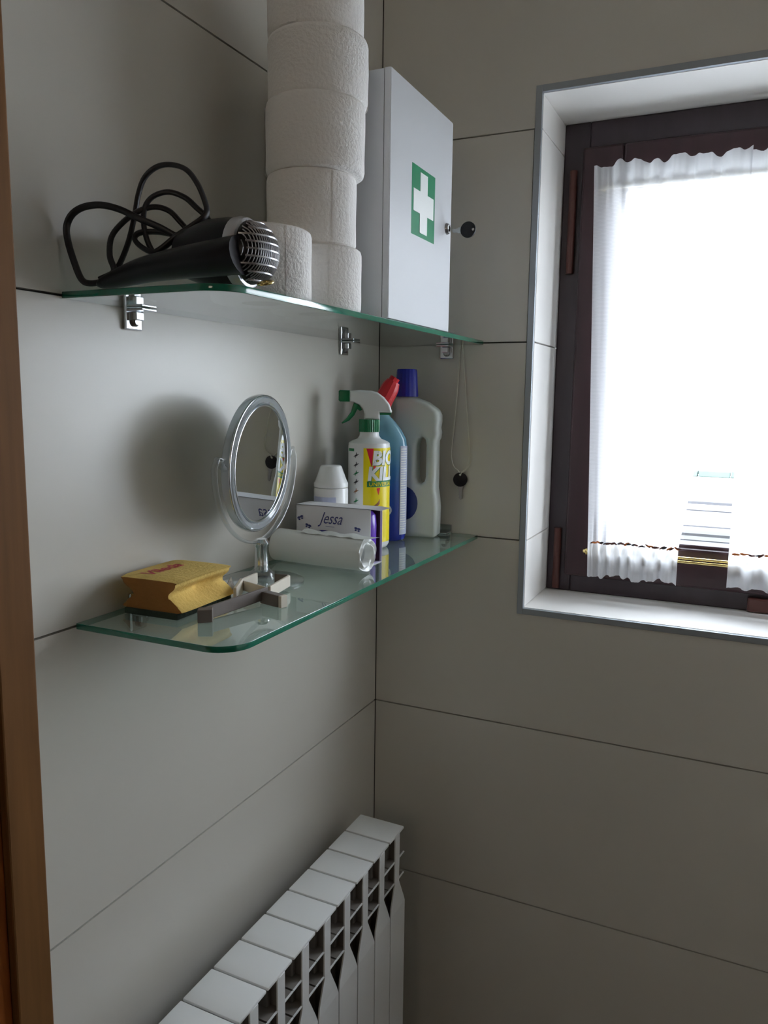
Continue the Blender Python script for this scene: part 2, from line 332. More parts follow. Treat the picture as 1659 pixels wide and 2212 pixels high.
def curtain(name, label, xl, xr, seed, nfold):
    """xl(z), xr(z): side edges; folds deeper at the gathered header and hem"""
    rnd = random.Random(seed); ph = [rnd.uniform(0, 6.28) for _ in range(6)]
    root = thing(name, label, 'curtain', ((xl(.25)+xr(.25))/2, YR-.008, .25)); L = root.location
    def panel(z0, z1, nz, nx, amp, hem, mname, pname, edge=None, dy=0):
        bm = bmesh.new(); g = []
        for j in range(nz+1):
            z = z0 + (z1-z0)*j/nz; row = []
            for i in range(nx+1):
                s = i/nx; x = xl(z) + (xr(z)-xl(z))*s
                a = amp(z); q = math.sin(s*nfold*6.28+ph[0]+1.3*math.sin(s*9+ph[1])) + .45*math.sin(s*nfold*10.7+ph[2]+z*20) + .12*math.sin(s*nfold*22+ph[3])
                fade = min(1, min(s, 1-s)*14+.15)
                zz = z
                if edge: zz += edge(s, z, q)
                row.append(bm.verts.new(Vector((x, YR-.006-dy-a*fade*(1.1+q*.8), zz)) - L))
            g.append(row)
        for j in range(nz):
            for i in range(nx): bm.faces.new((g[j][i], g[j][i+1], g[j+1][i+1], g[j+1][i]))
        return obj(pname, bm, mname, root, smooth=120)
    panel(-.012, .534, 60, 150, lambda z: .0004 + .0024*max(0, 1-(z+.012)/.05) + .0024*max(0, 1-(.534-z)/.04), 0, 'curtain', 'sheer_cloth')
    panel(.534, .570, 10, 150, lambda z: .001 + .0035*min(1, (z-.534)/.012), 0, 'hem', 'gathered_header', lambda s, z, q: (z-.534)/.036*(.0022*q + .003*math.sin(s*17+ph[4])))
    panel(-.066, -.012, 14, 150, lambda z: .001 + .0045*min(1, (-.012-z)/.014), 0, 'hem', 'gathered_hem', lambda s, z, q: -(-.012-z)/.054*(.0012*q + .003*math.sin(s*13+ph[5])))
    # embroidered band of small leaves in orange, brown and dark thread above the hem
    bm = bmesh.new(); n = max(5, int((xr(-.012)-xl(-.012))/.0105))
    for i in range(n):
        s = (i+.8)/n; 
        if s > .985: continue
        x = xl(-.012) + (xr(-.012)-xl(-.012))*s; cz = -.0105 + rnd.uniform(-.0012, .0015)
        for k in range(2):
            a = rnd.uniform(-.6, .6); l, h = rnd.uniform(.0035, .0055), rnd.uniform(.0012, .002)
            vs = [bm.verts.new(Vector((x + k*.0035 + l*math.cos(t)*math.cos(a) - h*math.sin(t)*math.sin(a), YR-.0125-.0004*k, cz + l*math.cos(t)*math.sin(a) + h*math.sin(t)*math.cos(a))) - L) for t in [j*PI/4 for j in range(8)]]
            f = bm.faces.new(vs); f.material_index = rnd.choice((0, 0, 1, 1, 2))
    obj('leaf_embroidery', bm, ['orange', 'brown', 'dprint'], root)
    return root
lin = lambda a, b: (lambda z: a + (b-a)*(z+.066)/.636)
curtain('curtain', 'sheer white curtain panel at the left side of the window', lin(.3285, .3085), lambda z: min(.5295, .4655 + max(0, z+.012)*.125 + max(0, z-.13)*.05), 3, 7)
curtain('curtain', 'sheer white curtain panel at the right, beyond the gap', lambda z: .5375 - .004*max(0, z)-max(0, z-.15)*.02, lambda z: 1.02, 11, 17)
# ------------------------------------------------------------------ outside the window
def strip(name, y0, y1, m, label, cat, z=-1.2, th=.04, z1=None):
    o = obj(name, BX((-7, y0, z-th), (9, y1, z if z1 is None else z1)), m)
    return tag(o, label, cat)
def yd(v): return 1.413*1706/(v-864) / 1.0 - 1.177
obj('floor_outside', BX((-40, .3, -1.35), (40, 60, -1.24)), 'stone', kind='structure')
yy = [yd(v) for v in (1170, 1142, 1134, 1130.5, 1124, 1113, 1110.5, 1080, 1072, 1061, 1040)]
g_ = 'strips of paving outside the window'
strip('asphalt_strip', yy[0], yy[1], 'asphalt', 'grey speckled asphalt strip nearest the window outside', 'pavement')
strip('kerb', yy[1], yy[2], 'kerb', 'dark kerb behind the speckled asphalt outside', 'kerb', z1=-1.19)
strip('kerb', yy[3], yy[4], 'kerb', 'second dark kerb, just beyond the first one outside', 'kerb', z1=-1.18)
strip('footpath', yy[4]+.01, yy[5], 'paving', 'narrow pale footpath strip behind the two kerbs', 'pavement')
strip('road_surface', yy[6], yy[7], 'paving', 'wide pale lavender grey road surface seen between the curtains', 'road')
strip('kerb', yy[7]+.01, yy[8], 'asphalt', 'far grey kerb at the edge of the road outside', 'kerb', z1=-1.19)
strip('far_footpath', yy[9], yy[10], 'paving', 'faint pale strip of ground beyond the road', 'pavement')
bm = bmesh.new(); yh = yd(1007)
for i in range(60): 
    x = -16 + i*.6; bx(bm, (x, yh, -1.24), (x+.58, yh+.5, -1.24+.13+random.uniform(-.01, .015)), .02, 1)
tag(obj('hedge', bm, 'hedge'), 'low blue green hedge far outside, seen between the curtains', 'hedge')
# ------------------------------------------------------------------ glass shelves
LY, DX = -.651, .176
def shelf(label, z):
    root = thing('glass_shelf', label, 'shelf', (0, -.3, z))
    R, n = .030, 10
    ol = [(.0008, -.0015+.3), (DX, -.0015+.3)] + [(DX-R+R*math.cos(-a), LY+R+R*math.sin(-a)+.3) for a in [PI/2*k/n for k in range(n+1)]] + [(.0008, LY+.3)]
    bm = plate([ol], .003, .0006, Matrix.Translation((0, 0, -.003)), res=1)
    for f in bm.faces: f.normal_update()
    me_o = obj('glass_sheet', bm, ['glass', 'gedge'], root)
    for f in me_o.data.polygons:
        if abs(f.normal.z) < .5: f.material_index = 1
    return root
ZU, ZL = .303, .003
shelf('upper glass shelf carrying the hair dryer, paper rolls and first aid cabinet', ZU)
shelf('lower glass shelf carrying the mirror, sponge and cleaning bottles', ZL)
def bracket(x, y, z, rz, label):
    """z: top of the glass; local +X points away from the wall"""
    r = thing('shelf_bracket', label, 'bracket', (x, y, z-.003), rz, 'chrome brackets holding the glass shelves')
    obj('wall_plate', BX((.0003, -.0115, -.0235), (.0045, .0115, .0165), .0015), 'chrome', r)
    obj('clamp_tab', BX((.0045, -.0105, .0034), (.024, .0105, .0058), .0008), 'chrome', r)
    obj('clamp_tab', BX((.0045, -.0105, -.0060), (.024, .0105, -.0034), .0008), 'chrome', r)
    b = lathe([(.0001, .0), (.0048, 0), (.0048, .002), (.003, .004), (.0001, .004)], 18, cap0=False); bmesh.ops.transform(b, matrix=Matrix.Translation((.0045, 0, -.0155)) @ Matrix.Rotation(PI/2, 4, 'Y'), verts=b.verts[:])
    obj('screw', b, 'steel', r, smooth=30)
    obj('block', BX((.0045, -.0055, -.0145), (.0125, .0055, -.0062), .001), 'chrome', r)
bracket(0, -.566, ZU, 0, 'chrome bracket under the hair dryer end of the upper shelf')
bracket(0, -.127, ZU, 0, 'chrome bracket of the upper shelf near the room corner, left wall')
bracket(.118, 0, ZU, -PI/2, 'chrome bracket of the upper shelf on the window wall')
bracket(0, -.572, ZL, 0, 'chrome bracket under the sponge end of the lower shelf')
bracket(.122, 0, ZL, -PI/2, 'chrome bracket of the lower shelf beside the white jug')
# ------------------------------------------------------------------ toilet rolls
def roll(label, x, y, z, r, h, seed, tilt=(0, 0), group=None):
    rn = random.Random(seed); root = thing('toilet_roll', label, 'toilet roll', (x, y, z), rn.uniform(0, 6), group)
    root.rotation_euler = (tilt[0], tilt[1], rn.uniform(0, 6))
    def fn(rr, zz, a):
        k = rr*(1 + .006*math.sin(2*a+seed) + .004*math.sin(5*a+seed*2) + .003*math.sin(a*3+zz*60))
        return (k*math.cos(a), k*math.sin(a), zz)
    e = .0035
    prof = [(.019, .0), (r-e, 0), (r-.001, e*.5), (r, e*1.6)] + [(r*(1+.004*math.sin(t*7+seed)), e+(h-2*e)*t) for t in (.2, .35, .5, .65, .8)] + [(r, h-e*1.6), (r-.001, h-e*.5), (r-e, h), (.019, h)]
    bm = lathe(prof, 72, cap0=False, cap1=False, fn=fn)
    obj('paper', bm, 'paper', root, smooth=50)
    bm = lathe([(.0185, .0005), (.019, .0), (.019, h), (.0185, h-.0005), (.018, h-.001), (.018, .001), (.0185, .0005)], 40, cap0=False, cap1=False)
    obj('cardboard_core', bm, 'card', root, smooth=50)
    f = bmesh.new(); ring0 = []; ring1 = []
    for k in range(9):
        a = k*.05; q = r+.0006+.0006*(k/8)
        ring0.append(f.verts.new((q*math.cos(a), q*math.sin(a), .002))); ring1.append(f.verts.new((q*math.cos(a), q*math.sin(a), h-.002)))
    for k in range(8): f.faces.new((ring0[k], ring0[k+1], ring1[k+1], ring1[k]))
    obj('loose_sheet', f, 'paper', root, smooth=60)
    return root
g = 'toilet rolls stacked on the upper shelf'
z = ZU+.0003
for (lab, x, y, r, h, sd) in (
    ('white toilet roll at the bottom of the tall stack', .119, -.4115, .0495, .0665, 1),
    ('white toilet roll second from the bottom of the stack', .1135, -.411, .048, .0745, 2),
    ('wide white toilet roll third from the bottom of the stack', .1175, -.4095, .0525, .072, 3),
    ('white toilet roll fourth from the bottom of the stack', .1165, -.403, .053, .064, 4),
    ('topmost toilet roll of the stack, cut by the photo edge', .112, -.400, .0505, .075, 5)):
    roll(lab, x, y, z, r, h, sd, group=g); z += h + .0003
roll('single white toilet roll standing beside the hair dryer grille', .1175, -.5145, ZU+.0003, .0488, .067, 8)
# ------------------------------------------------------------------ first aid cabinet
cab = thing('first_aid_cabinet', 'white metal first aid cabinet with green cross on the upper shelf', 'first aid cabinet', (.10, -.226, ZU+.0005))
cz = .2715
ol = [(-.068, -.109), (.0615, -.109)] + [(.0395 + .0220*math.cos(t), .0840 + .0220*math.sin(t)) for t in [PI/2*k/10 for k in range(11)]] + [(-.068, .106)]
obj('body', plate([ol], cz/2, .0012, Matrix.Translation((0, 0, cz/2))), 'white', cab, smooth=30)
ol = [(.0625, -.1095), (.0690, -.1095), (.0700, -.1080)] + [(.0395 + .0305*math.cos(t), .0840 + .0255*math.sin(t)) for t in [PI/2*k/12 for k in range(13)]] + [(.0395 + .0230*math.cos(t), .0840 + .0230*math.sin(t)) for t in [PI/2*k/10 for k in range(10, -1, -1)]]
dr = obj('door', plate([ol], cz/2-.001, .0004, Matrix.Translation((0, 0, cz/2+.001)), res=1), 'white', cab, smooth=30)   # the door skin rolls back at its lock side
sy, sz = -.0095, .1475                   # centre of the sign
bm = BX((.0696, sy-.0372, sz-.0405), (.0702, sy+.0372, sz+.0405)); sg = obj('cross_sign', bm, 'green', cab, label='green square with white cross')
ar, tk = .0315, .0115
cr_ = [(-tk, -ar), (tk, -ar), (tk, -tk), (ar, -tk), (ar, tk), (tk, tk), (tk, ar), (-tk, ar), (-tk, tk), (-ar, tk), (-ar, -tk), (-tk, -tk)]
bm = plate([[(a*1.02, b*1.12) for a, b in cr_]], .0002, 0, frame(Vector((.0704, sy, sz)), Y_, Z_, X_)); obj('white_cross', bm, 'whprint', sg)
b = lathe([(.0075, 0), (.0075, .003), (.006, .006), (.0035, .0062), (.0035, .004)], 24, cap0=False); bmesh.ops.transform(b, matrix=Matrix.Translation((.0676, .073, .1345)) @ Matrix.Rotation(PI/2, 4, 'Y'), verts=b.verts[:])
obj('lock', b, 'steel', cab, smooth=40)
def key(root_name, label, head_c, along, face, blade_l, r, cat='key'):
    """along: unit vector head->blade, face: unit normal of the bow"""
    along, face = Vector(along).normalized(), Vector(face).normalized(); side = face.cross(along)
    root = thing(root_name, label, cat, head_c)
    n = 28; ol = [(r*math.cos(2*PI*k/n), r*math.sin(2*PI*k/n)) for k in range(n)]; hole = [(.0018*math.cos(-2*PI*k/12)-r*.66, .0018*math.sin(-2*PI*k/12)) for k in range(12)]
    M = frame(Vector((0, 0, 0)), along, side, along.cross(side))
    obj('bow', plate([ol, hole], .0016, .0006, M), 'black', root, smooth=40, label='round black plastic bow')
    bl = [(r*.8, -.0038), (r+.003, -.0038), (r+.005, -.0022), (r+blade_l*.5, -.0022), (r+blade_l*.6, -.0030), (r+blade_l*.7, -.0018), (r+blade_l*.82, -.0028), (r+blade_l, -.0003), (r+blade_l-.002, .0024), (r+.005, .0026), (r+.003, .0038), (r*.8, .0038)]
    obj('blade', plate([bl], .0009, .0002, M), 'steel', root)
    return root
key('key', 'key with round black bow stuck in the cabinet lock', (.199, -.150, .4355), (-1, 0, 0), (.15, -1, 0), .012, .0105)
# ------------------------------------------------------------------ key hanging on a string
hk = key('key', 'key with round black bow hanging on a string by the window wall', (.1463, -.006, .0895), (.04, 0, -1), (.25, -1, .05), .021, .0112)
pts = [(.1395, -.0015, .306), (.1390, -.003, .285), (.1375, -.004, .24), (.1345, -.005, .19), (.1315, -.006, .15), (.1300, -.006, .127), (.1345, -.006, .110), (.1425, -.0055, .1025), (.1462, -.0075, .0968),
       (.149, -.0058, .1015), (.1565, -.006, .107), (.1610, -.006, .119), (.1590, -.006, .145), (.1545, -.005, .185), (.1495, -.005, .235), (.1450, -.004, .285), (.1405, -.0015, .306)]
st = tag(obj('string_loop', tube(spline(pts, 8), .0011, 8), 'string', smooth=60), 'long off-white string loop hanging from the upper shelf with a key', 'string')
# ------------------------------------------------------------------ hair dryer
hd = thing('hair_dryer', 'black hair dryer with silver grille lying on the upper shelf', 'hair dryer', (.155, -.597, ZU))
HZ = .0315
A = Vector((.99, .10, -.02)).normalized(); A2 = Vector((-.10, .99, 0)).normalized(); A3 = A.cross(A2)
def along_axis(prof, seg=36):
    b = lathe(prof, seg, cap0=True, cap1=True); bmesh.ops.transform(b, matrix=frame(Vector((0, 0, HZ)), A2, A3, A), verts=b.verts[:]); return b
obj('barrel', along_axis([(.014, -.060), (.0185, -.059), (.0215, -.052), (.0245, -.043), (.0285, -.030), (.0295, -.012), (.0282, .0)]), 'black', hd, smooth=40)
obj('grille_ring', along_axis([(.0260, -.0045), (.0292, -.004), (.0298, .001), (.0285, .006), (.0262, .0068)]), 'silver', hd, smooth=40)
dome = along_axis([(.0262*math.cos(t), .005+.024*math.sin(t)) for t in [PI/2*k/10*.97 for k in range(11)]]); obj('inner_dome', dome, 'black', hd, smooth=60)
gr = bmesh.new(); O = Vector((0, 0, HZ))
def dome_pt(lat, lon, k=1.0):
    return O + A*(.005 + .0252*math.sin(lat)*k) + (A2*math.cos(lon) + A3*math.sin(lon))*(.0272*math.cos(lat)*k)
# fine bars across one way, stronger ribs the other way
def surf(a, b):        # a,b in [-1,1] across the dome face
    q = a*a+b*b
    if q > .985: return None
    return O + A2*(a*.0272) + A3*(b*.0272) + A*(.005+.0252*math.sqrt(1-q))
def bar_line(f, rad, n=18):
    pts = [p for p in (surf(*f(-1 + 2*i/n)) for i in range(n+1)) if p is not None]
    if len(pts) > 2: tube(pts, rad, 5, bm=gr)
for k in range(-4, 5): bar_line(lambda t, k=k: (t, k*.215), .0010)
for k in range(-13, 14): bar_line(lambda t, k=k: (k*.072, t), .00055)
obj('grille', gr, 'silver', hd, smooth=60)
# handle folded alongside
hx = bmesh.new(); hp = [Vector((.012, -.020, .026)), Vector((-.015, -.026, .0235)), Vector((-.045, -.031, .0205)), Vector((-.075, -.036, .0165)), Vector((-.100, -.040, .0105)), Vector((-.122, -.0435, .0052))]
hx = tube(spline(hp, 6), lambda t: (.0215*(1-t)**.55 + .0035) * (1 if t < .97 else .8), 18, flat=.62); 
for v in hx.verts: v.co.z = max(v.co.z, .0006)
obj('handle', hx, 'black', hd, smooth=50)
bm = BX((-.028, -.0415, .018), (-.012, -.0385, .024), .001); obj('switch', bm, 'black', hd)
bm = lathe([(.0045, 0), (.0045, .002), (.003, .003)], 14, cap0=False); bmesh.ops.transform(bm, matrix=Matrix.Translation((.014, -.0165, .010)) @ Matrix.Rotation(PI/2, 4, 'Y'), verts=bm.verts[:])
obj('hanging_loop', tube([Vector((.030+.006*math.cos(t), -.012+.006*math.sin(t), .004+.002*math.sin(t))) for t in [2*PI*k/20 for k in range(20)]], .0014, 8, closed=True), 'brass', hd, smooth=60, label='small dull gold hanging loop')
# cord: one long flex thrown over itself behind the handle
t_ = Vector((.144, .0666, 0)).normalized(); cn = Vector((-t_.y, t_.x, 0)); cp0 = Vector((.0065, -.652, .35))
path = [(215, 603, .012), (250, 583, .012), (275, 530, .014), (290, 470, .016), (299, 420, .017), (313, 383, .016), (340, 360, .015), (372, 356, .014), (403, 367, .012), (426, 396, .01), (441, 430, .009), (447, 456, .006), (438, 472, .003), (410, 492, .001), (380, 512, 0), (348, 538, 0), (330, 545, .002),
        (305, 533, .005), (291, 516, .008), (302, 503, .010), (340, 501, .012), (385, 508, .014), (412, 505, .014), (426, 512, .012), (412, 521, .009), (380, 510, .007), (345, 491, .006), (300, 472, .004), (260, 453, .002), (220, 443, .001), (182, 447, 0), (156, 463, 0), (144, 490, 0), (147, 522, 0), (160, 565, 0), (176, 603, 0), (195, 612, .001),
        (225, 606, .002), (246, 585, .003), (237, 552, .005), (241, 512, .006), (266, 480, .008), (300, 456, .010), (335, 447, .014), (366, 456, .017), (390, 480, .019), (410, 502, .02), (435, 530, .018), (450, 540, .014), (458, 520, .012), (456, 495, .010), (447, 470, .009), (425, 449, .010), (400, 427, .012), (366, 415, .013), (335, 422, .013), (316, 441, .012), (310, 470, .010), (314, 505, .010), (325, 535, .010), (345, 566, .010)]
pp = []
for u, v, off in path:
    p = at(u, v, cn, cp0 + cn*off); p.x = max(p.x, .004); p.z = max(p.z, ZU+.0035); pp.append(p - hd.location)
obj('cord', tube(spline(pp, 6), .0032, 10, flat=.72), 'cord', hd, smooth=60)
# ------------------------------------------------------------------ mirror
mc = Vector((.0555, -.430, .1395)); naz, ntl = math.radians(9.8), math.radians(-3.0)
mr = thing('vanity_mirror', 'round tilting vanity mirror in a clear frame on a stem', 'mirror', (.057, -.428, ZL))
Lm = Vector(mr.location)
n_ = Vector((math.cos(naz)*math.cos(ntl), math.sin(naz)*math.cos(ntl), math.sin(ntl))); s_ = Vector((-math.sin(naz), math.cos(naz), 0)); v_ = n_.cross(s_)
MF = frame(mc - Lm, s_, v_, n_)
RX, RZ = .0835, .0775
def oval_ring(prof, seg=72):
    """prof: closed cross-section (dr, dn) around the oval of half axes RX,RZ"""
    bm = bmesh.new(); rings = []
    for i in range(seg):
        a = 2*PI*i/seg; rings.append([bm.verts.new(((RX+dr)*math.cos(a), (RZ+dr)*math.sin(a), dn)) for dr, dn in prof])
    m = len(prof)
    for i in range(seg):
        A_, B_ = rings[i], rings[(i+1) % seg]
        for k in range(m): bm.faces.new((A_[k], B_[k], B_[(k+1) % m], A_[(k+1) % m]))
    bmesh.ops.transform(bm, matrix=MF, verts=bm.verts[:]); return bm
fr_ = obj('mirror_frame', oval_ring([(-.0108, .0042), (-.008, .0064), (-.004, .0066), (-.001, .0046), (0, 0), (-.001, -.0046), (-.004, -.0066), (-.008, -.0064), (-.0108, -.0042)]), 'rim', mr, smooth=35)
obj('rim_bead', oval_ring([(-.0118+.0013*math.cos(t), .0048+.0013*math.sin(t)) for t in [2*PI*k/8 for k in range(8)]]), 'chrome', fr_, smooth=60)
obj('outer_bead', oval_ring([(-.0018+.0013*math.cos(t), .0042+.0013*math.sin(t)) for t in [2*PI*k/8 for k in range(8)]]), 'chrome', fr_, smooth=60)
for sg_ in (1, -1):
    ol = [((RX-.0110)*math.cos(2*PI*k/72), (RZ-.0110)*math.sin(2*PI*k/72)) for k in range(72)]
    obj('mirror_glass', plate([ol], .0006, 0, MF @ Matrix.Translation((0, 0, .0034*sg_))), 'mirror', mr)
# yoke
YX, YZ = .107, .0885
yk = [Vector((math.cos(a)*YX, math.sin(a)*YZ, 0)) for a in [PI - .10 + (PI+.20)*k/40 for k in range(41)]]
yk = [p for p in yk]; yk = [Vector((-.090, .010, 0)), Vector((-.100, .0125, 0))] + yk[1:-1] + [Vector((.100, .0125, 0)), Vector((.090, .010, 0))]
bm = tube(yk, .0019, 10, flat=1.9); YF_ = frame(mc - Lm, s_, Z_, s_.cross(Z_)); bmesh.ops.transform(bm, matrix=YF_, verts=bm.verts[:])
obj('yoke', bm, 'clear', mr, smooth=60, label='clear plastic U-shaped yoke')
for sg_ in (1, -1):
    b = tube([Vector((sg_*.080, 0, 0)), Vector((sg_*.090, .003, 0)), Vector((sg_*.094, .010, 0))], .0035, 12); bmesh.ops.transform(b, matrix=YF_, verts=b.verts[:]); obj('pivot_pin', b, 'clear', mr, smooth=50)
zb = mc.z - YZ - ZL
obj('stem', lathe([(.0075, .012), (.0085, .015), (.0078, .022), (.0074, zb-.008), (.009, zb-.006), (.0095, zb-.002), (.006, zb+.002)], 28), 'chrome', mr, smooth=40)
obj('foot_dome', lathe([(.0160, .003), (.0162, .006), (.014, .011), (.009, .015), (.0075, .016)], 28), 'clear', mr, smooth=50)
obj('base_disc', lathe([(.047, 0), (.0485, .0008), (.0485, .0022), (.047, .003)], 64), 'clear', mr, smooth=40, label='clear round base disc')
# ------------------------------------------------------------------ sponge
sp = thing('sponge', 'yellow grooved sponge with dark scourer, at the near end of the lower shelf', 'sponge', (.046, -.559, ZL), math.radians(2))
hw = .0315
pr = [(-hw, .0065), (hw, .0065), (hw+.0015, .011), (hw-.004, .016), (hw-.009, .021), (hw-.008, .026), (hw-.001, .0315), (hw+.001, .036), (hw-.002, .0385), (-hw+.002, .0385), (-hw-.001, .036), (-hw+.001, .0315), (-hw+.008, .026), (-hw+.009, .021), (-hw+.004, .016), (-hw-.0015, .011)]
pr = [(p.x, p.y) for p in spline([(a, b, 0) for a, b in pr], 3, True)]
bm = bmesh.new(); nY = 30; rg = []
for j in range(nY+1):
    y = -.0445 + .089*j/nY; row = []
    for a, b in pr:
        dent = math.exp(-((y-.008)/.017)**2)*math.exp(-((b-.021)/.008)**2)*.007 if a > 0 else 0
        e = .0015*(abs(2*j/nY-1)**8)
        row.append(bm.verts.new((a - dent - math.copysign(e, a), y + (.002*math.sin(b*120) if j in (0, nY) else 0), b - (e if b > .02 else 0))))
    rg.append(row)
m_ = len(pr)
for j in range(nY):
    for k in range(m_): bm.faces.new((rg[j][k], rg[j][(k+1) % m_], rg[j+1][(k+1) % m_], rg[j+1][k]))
bm.faces.new(rg[0][::-1]); bm.faces.new(rg[-1])
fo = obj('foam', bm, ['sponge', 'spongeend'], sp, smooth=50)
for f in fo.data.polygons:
    f.material_index = 1 if f.normal.y < -.6 else 0  # near end's darker orange is partly its own, partly a painted backlit look
obj('scourer', BX((-.0315, -.045, .0004), (.0315, .045, .0066), .001), 'scour', sp, label='dark green scouring layer')
text('Vileda', .0215, lambda a, b: Vector((-.006 - b, -.036 + a, .0390)), shear=.2, name='lettering', m='redtip', parent=sp, bold=.0006)
# ------------------------------------------------------------------ wooden strips and a scrap of film
ws = thing('wooden_strips', 'small angular bundle of grey and beige wooden strips before the mirror foot', 'wooden strips', (.10, -.52, ZL))
def strip3(p, q, h, th, m, z0=.0035, z1=.0035, lab=None):
    p, q = Vector((*p, 0)) - Vector((.10, -.52, 0)), Vector((*q, 0)) - Vector((.10, -.52, 0)); d = (q-p).normalized(); s = Vector((-d.y, d.x, 0))*th/2
    bm = bmesh.new(); vs = []
    for P_, zz in ((p, z0), (q, z1)):
        for sgn in (1, -1):
            for hh in (0, h): vs.append(bm.verts.new(P_ + s*sgn + Z_*(zz+hh)))
    bmesh.ops.convex_hull(bm, input=vs); bmesh.ops.bevel(bm, geom=bm.edges[:], offset=min(th, .0025)*.2, segments=1, affect='EDGES')
    obj('strip', bm, m, ws, label=lab)
strip3((.101, -.590), (.1135, -.503), .0125, .0032, 'dwood', .0004, .0034)
strip3((.098, -.596), (.1095, -.5885), .0125, .0105, 'dwood', .0002, .0006)
strip3((.112, -.5075), (.138, -.5145), .0125, .009, 'dwood', .0003, .0003)
strip3((.1385, -.5145), (.1425, -.5155), .0125, .009, 'lwood', .0003, .0003)
strip3((.1145, -.500), (.105, -.446), .0125, .0032, 'lwood', .0036, .0036)
strip3((.071, -.488), (.111, -.5025), .011, .0018, 'lwood', .0046, .0046)
strip3((.070, -.486), (.0665, -.452), .0125, .0028, 'lwood', .0036, .0036)
strip3((.073, -.490), (.087, -.522), .0150, .0035, 'lwood', .0032, .0008)
strip3((.087, -.447), (.103, -.444), .0125, .0028, 'dwood', .0036, .0036)
bm = bmesh.new(); g0 = []
for j in range(9):
    row = []
    for i in range(9):
        a, b = i/8-.5, j/8-.5; row.append(bm.verts.new((a*.030 + b*.006, b*.026, .0012 + .014*max(0, 1-abs(a)*2.1)*(.55+.45*math.sin(j*1.3+i)) + .003*random.random())))
    g0.append(row)
for j in range(8):
    for i in range(8): bm.faces.new((g0[j][i], g0[j][i+1], g0[j+1][i+1], g0[j+1][i]))
pw = tag(obj('film_scrap', bm, 'film', smooth=20), 'crumpled scrap of film between the sponge and the mirror foot', 'film scrap')
pw.location = (.0525, -.4945, ZL); pw.scale = (.85, .78, 1.0)
# ------------------------------------------------------------------ bag roll
br = thing('bag_roll', 'roll of white plastic bags lying before the carton', 'bag roll', (.079, -.3285, ZL))
ax0, ax1 = Vector((-.067, .006, .0225)), Vector((.0665, -.0035, .0225)); axd = (ax1-ax0).normalized(); axs = Z_.cross(axd).normalized(); L_ = (ax1-ax0).length
def bagshape(r, t, a): 
    return r*(1 + .03*math.sin(2*a+.6+t*14) + .012*math.sin(5*a+2+t*40) - .03*max(0, -math.sin(a))**6)
bm = bmesh.new(); rgs = []; ns, nl = 56, 26
prof = [(0, .0135), (.0, .0165), (.0006, .019)] + [(.001+(L_-.002)*k/nl, .0212) for k in range(nl+1)] + [(L_-.0006, .0195), (L_, .0172), (L_-.001, .0155), (L_-.0005, .0140), (L_-.003, .0125), (L_-.012, .0112)]
for t, r in prof:
    rgs.append([bm.verts.new(ax0 + axd*(t + (.0016*math.sin(3*2*PI*k/ns+r*900) if (t > L_-.004 and r > .0117) else 0)) + (axs*math.cos(2*PI*k/ns) + Z_*math.sin(2*PI*k/ns))*bagshape(r, t, 2*PI*k/ns)) for k in range(ns)])
for a, b in zip(rgs, rgs[1:]):
    for k in range(ns): bm.faces.new((a[k], a[(k+1) % ns], b[(k+1) % ns], b[k]))
obj('film_roll', bm, 'bag', br, smooth=50)
bm = lathe([(.0115, 0), (.0115, L_-.011), (.0105, L_-.0105), (.0098, L_-.0115), (.0098, L_-.05), (.0001, L_-.05)], 32); bmesh.ops.transform(bm, matrix=frame(ax0, axs, axd.cross(axs), axd), verts=bm.verts[:]); obj('core', bm, 'bagcore', br, smooth=40)
bm = bmesh.new(); e0, e1, e2 = [], [], []
for k in range(15):
    t = L_*.30 + L_*.70*k/14 + (.016 if k == 14 else 0)
    e0.append(bm.verts.new(ax0 + axd*min(t, L_) + Z_*.0205 + axs*.009)); e1.append(bm.verts.new(ax0 + axd*t + Z_*(.0238+.0012*math.sin(k*1.3)) + axs*.001)); e2.append(bm.verts.new(ax0 + axd*(t-(.010 if k == 14 else 0)) + Z_*(.0205+.001*math.sin(k*1.9)) - axs*.0085))
for k in range(14): bm.faces.new((e0[k], e0[k+1], e1[k+1], e1[k])); bm.faces.new((e1[k], e1[k+1], e2[k+1], e2[k]))
obj('loose_flap', bm, 'bag', br, smooth=60)
# ------------------------------------------------------------------ carton
cb = thing('carton', 'white printed carton with an open end, behind the bag roll', 'carton', (.0765, -.2775, ZL+.0002))
cw, cdp, ch = .0545, .0175, .0725; th = .0006
bm = bmesh.new(); bx(bm, (-cw, -cdp, 0), (cw, -cdp+th, ch)); bx(bm, (-cw, cdp-th, 0), (cw, cdp, ch)); bx(bm, (-cw, -cdp, 0), (cw, cdp, th)); bx(bm, (-cw, -cdp, ch-th), (cw, cdp, ch)); bx(bm, (-cw, -cdp, 0), (-cw+th, cdp, ch))
obj('carton_shell', bm, 'carton', cb)
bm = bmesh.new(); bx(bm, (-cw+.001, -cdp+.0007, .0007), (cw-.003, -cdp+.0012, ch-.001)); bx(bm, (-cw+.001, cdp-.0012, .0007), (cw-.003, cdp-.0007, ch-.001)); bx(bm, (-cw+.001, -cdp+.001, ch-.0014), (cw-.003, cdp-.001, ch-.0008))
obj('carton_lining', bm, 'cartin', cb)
bm = lathe([(.0125, .002), (.0152, .006), (.0158, .05), (.0145, .0625), (.0105, .0675), (.0001, .0695)], 26, 1, 1, cap1=False); bmesh.ops.translate(bm, vec=(cw-.0175, 0, 0), verts=bm.verts[:])
obj('purple_pack', bm, 'purple', cb, smooth=50, label='shiny purple foil pack inside the open end')
